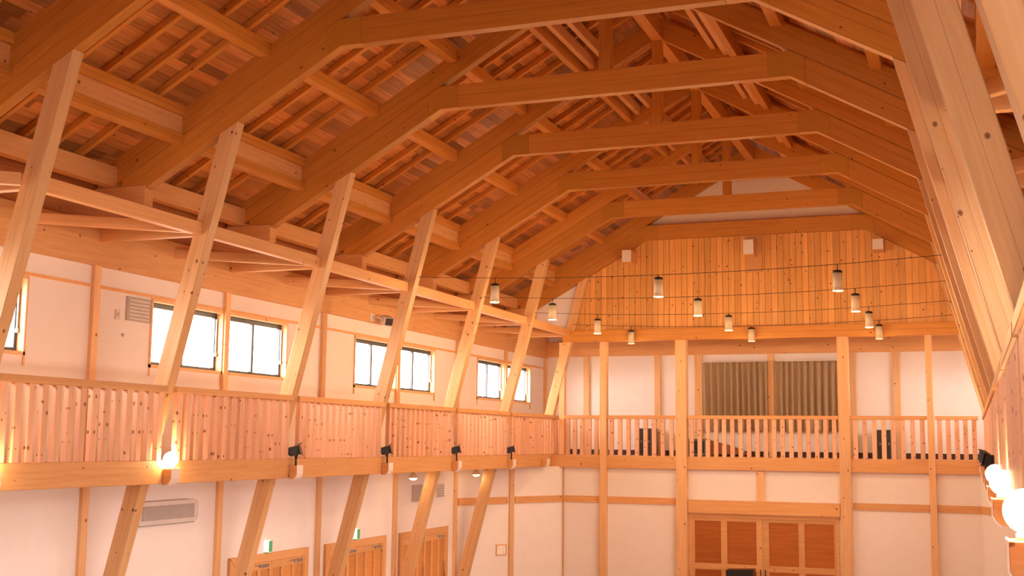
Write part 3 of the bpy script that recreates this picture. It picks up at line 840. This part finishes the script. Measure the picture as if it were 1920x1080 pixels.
# rounded wall air unit under the balcony
t = empty('air_unit', (XW, 17.4, -1.45), 'grey rounded air unit high on the left wall behind a leaning leg', 'air conditioner')
def rounded(y0, y1, z0, z1, x0, x1, r):
    bm = bmesh.new(); pts = []
    for cy, cz, a0 in ((y1 - r, z1 - r, 0), (y0 + r, z1 - r, 90), (y0 + r, z0 + r, 180), (y1 - r, z0 + r, 270)):
        for k in range(7):
            a = math.radians(a0 + 15 * k); pts.append((cy + r * math.cos(a), cz + r * math.sin(a)))
    A = [bm.verts.new((x0, p[0], p[1])) for p in pts]; B = [bm.verts.new((x1, p[0], p[1])) for p in pts]
    bm.faces.new(A); bm.faces.new(B)
    for k in range(len(pts)): bm.faces.new((A[k], A[(k + 1) % len(pts)], B[(k + 1) % len(pts)], B[k]))
    return bm
from_bm(rounded(16.55, 18.22, -1.43, -1.05, XW, XW + .2, .09), 'casing', M_GREYL, Matrix(), t)
boxes('grille', [((XW + .2, 16.68, -1.35 + k * .04), (XW + .212, 18.08, -1.328 + k * .04)) for k in range(6)], M_GREY, t)
boxes('grille_back', [((XW + .2, 16.66, -1.36), (XW + .204, 18.10, -1.12))], M_GREY, t)
boxes('drip_edge', [((XW, 16.6, -1.455), (XW + .17, 18.16, -1.435))], M_GREY, t)
# wall panel and vent grilles
t = tag(boxes('access_panel', [((XW, 27.36, -1.49), (XW + .03, 28.3, -1.08))], M_GREY, None, .006), 'flat grey panel on the left wall above the third door', 'panel')
t = empty('vent_grille', (XW, 29.05, -1.4), 'small louvred grey vent beside a leaning leg above the third door', 'vent')
boxes('vent_frame', [((XW, 28.82, -1.44), (XW + .02, 29.30, -1.08))], M_GREYL, t)
for k in range(5): boxes('louvre', [((XW + .02, 28.86, -1.42 + k * .065), (XW + .035, 29.26, -1.385 + k * .065))], M_GREY, t)
t = empty('wall_vent', (XW, 16.55, 1.9), 'square grey vent on the upper left wall beside the first full window', 'vent')
boxes('vent_frame', [((XW, 16.24, 1.93), (XW + .03, 16.86, 2.33))], M_GREY, t, .005)
for k in range(6): boxes('louvre', [((XW + .03, 16.29, 1.96 + k * .06), (XW + .04, 16.81, 1.985 + k * .06))], M_GREYL, t)
t = empty('thermostat', (XW, 16.02, 1.95), 'small beige wall control left of the square grey vent', 'switch')
boxes('control_box', [((XW, 15.97, 1.92), (XW + .025, 16.08, 2.08))], M_GREYL, t, .004)
boxes('dial', [((XW + .025, 16.0, 1.97), (XW + .032, 16.05, 2.03))], M_GREY, t)
tag(lathe('sensor_button', [(0, 0), (.03, 0), (.03, .012), (0, .016)], M_GREY, (XW, 16.19, 1.68), R=Matrix.Rotation(math.pi / 2, 3, 'Y')), 'small round grey sensor below the square grey vent', 'sensor')
# loudspeaker on the wall plate
t = empty('wall_speaker', (XW + .1, 25.0, 2.75), 'small grey loudspeaker on a bracket above the middle windows', 'speaker')
Rs = Matrix.Translation((XW + .34, 25.1, 2.78)) @ Matrix.Rotation(math.radians(-35), 4, 'Z') @ Matrix.Rotation(math.radians(20), 4, 'Y')
boxes('speaker_case', [((-.12, -.11, -.1), (.12, .11, .1))], M_GREYL, t, .01, M=Rs)
boxes('speaker_grille', [((.12, -.095, -.085), (.13, .095, .085))], M_CAB, t, .003, M=Rs)
tube('bracket_arm', [(XW + .05, 24.85, 2.84), (XW + .2, 24.9, 2.84), (XW + .3, 25.05, 2.8)], .02, M_GREYL, t)
boxes('mount', [((XW + .05, 24.72, 2.74), (XW + .11, 24.95, 2.92))], M_GREYL, t, .004)
# framed picture and switch plate on the slanting wall
dv = Vector((CL - WL, YG - 30.01, 0)).normalized()
nv = Vector((dv.y, -dv.x, 0))
Ms = Matrix((dv, nv, Vector((0, 0, 1)))).transposed().to_4x4(); Ms.translation = Vector((WL, 30.01, 0))
t = empty('framed_notice', tuple(Ms @ Vector((1.7, 0, -3.1))), 'small framed notice on the left slanting corner wall', 'picture')
boxes('picture_frame', [((1.50, .0, -3.09), (1.53, .03, -2.79)), ((1.86, .0, -3.09), (1.89, .03, -2.79)), ((1.53, .0, -3.09), (1.86, .03, -3.06)), ((1.53, 0, -2.82), (1.86, .03, -2.79))], M_BEAM, t, M=Ms)
boxes('sheet', [((1.53, .002, -3.06), (1.86, .012, -2.82))], M_PAPER, t, M=Ms)
t = empty('switch_plate', tuple(Ms @ Vector((.38, 0, -3.1))), 'small grey switch plate on the left slanting corner wall', 'switch')
boxes('plate', [((.33, 0, -3.08), (.43, .012, -2.95))], M_GREYL, t, .002, M=Ms)
boxes('rocker', [((.36, .012, -3.05), (.40, .02, -2.98))], M_GREY, t, M=Ms)

# lamps hanging under the left balcony, and round detectors on its soffit
for k, y in enumerate((25.95, 29.82, 32.6)):
    x = -12.3 if k < 2 else -11.9
    t = empty('soffit_lamp', (x, y, -.9), f'small conical lamp hanging under the left balcony, {("nearest the camera", "middle of the three", "nearest the corner")[k]}', 'lamp', 'cone lamps under the left balcony')
    tube('cord', [(x, y, -.6), (x, y, -.73)], .014, M_BLACK, t)
    lathe('cone_shade', [(.02, .13), (.03, .13), (.12, .02), (.12, 0), (.11, .01), (.02, .12)], M_CREAM, (x, y, -.86), t)
    lathe('bulb', [(0, -.05), (.05, -.042), (.09, -.015), (.105, .012), (0, .03)], M_BULB, (x, y, -.862), t)
    lamp('bulb_light', 'POINT', (x, y, -.92), 6, WARM, .06, t)
for k, (x, y) in enumerate(((-12.3, 14.58), (-12.2, 30.9))):
    tag(lathe('smoke_detector', [(0, 0), (.05, 0), (.09, .03), (.10, .075), (0, .075)], M_WHITE, (x, y, -.675)), 'round white detector under the left balcony, ' + ('near the picture edge' if k == 0 else 'next to the middle cone lamp'), 'detector')

# ------------------------------------------------------------------ pendant lamps on cables across the hall
for r, i in enumerate((5, 6, 7, 8)):
    y = TY[i] if i < 8 else YG - .3
    zc = 3.03
    xa, xb = SX(-1, leg_in(3.3)), SX(1, leg_in(3.3))
    ztop = zc + .3
    pts = []
    for k in range(25):
        f = k / 24; pts.append((xa + (xb - xa) * f, y, 3.42 - .16 * (1 - (2 * f - 1) ** 2)))
    rw = ['row farthest from the plank wall', 'second row from the camera', 'third row from the camera', 'row nearest the plank wall'][r]
    tag(tube('suspension_cable', pts, .006, M_CAB, seg=6), f'thin steel cable across the hall carrying the lamp {rw}', 'cable', 'cables carrying the pendant lamps')
    for j, dx in enumerate((-3.42, 0, 3.38)):
        x = XC + dx
        f = (x - xa) / (xb - xa); zk = 3.42 - .16 * (1 - (2 * f - 1) ** 2)
        t = empty('pendant_lamp', (x, y, zc - .19), f'cylindrical cream pendant lamp with black cap, {("left", "middle", "right")[j]} in the {rw}', 'lamp', 'pendant lamps on cables')
        tube('hanger', [(x, y, zc + .17), (x, y, zk)], .008, M_BLACK, t)
        lathe('shade', [(.083, -.19), (.088, -.19), (.088, .13), (.078, .13), (.078, -.18)], M_CREAM, (x, y, zc), t)
        lathe('cap', [(0, .125), (.08, .125), (.09, .13), (.085, .175), (.03, .19), (0, .19)], M_BLACK, (x, y, zc), t)
        lathe('rim', [(.076, -.185), (.096, -.205), (.10, -.185), (.09, -.15)], M_CREAM, (x, y, zc), t)
        lathe('bulb', [(0, -.19), (.077, -.185), (.077, -.16), (0, -.15)], M_BULB, (x, y, zc), t)
        L = lamp('bulb_light', 'POINT', (x, y, zc - .25), 105 if i < 8 else 9, WARM, .07, t)
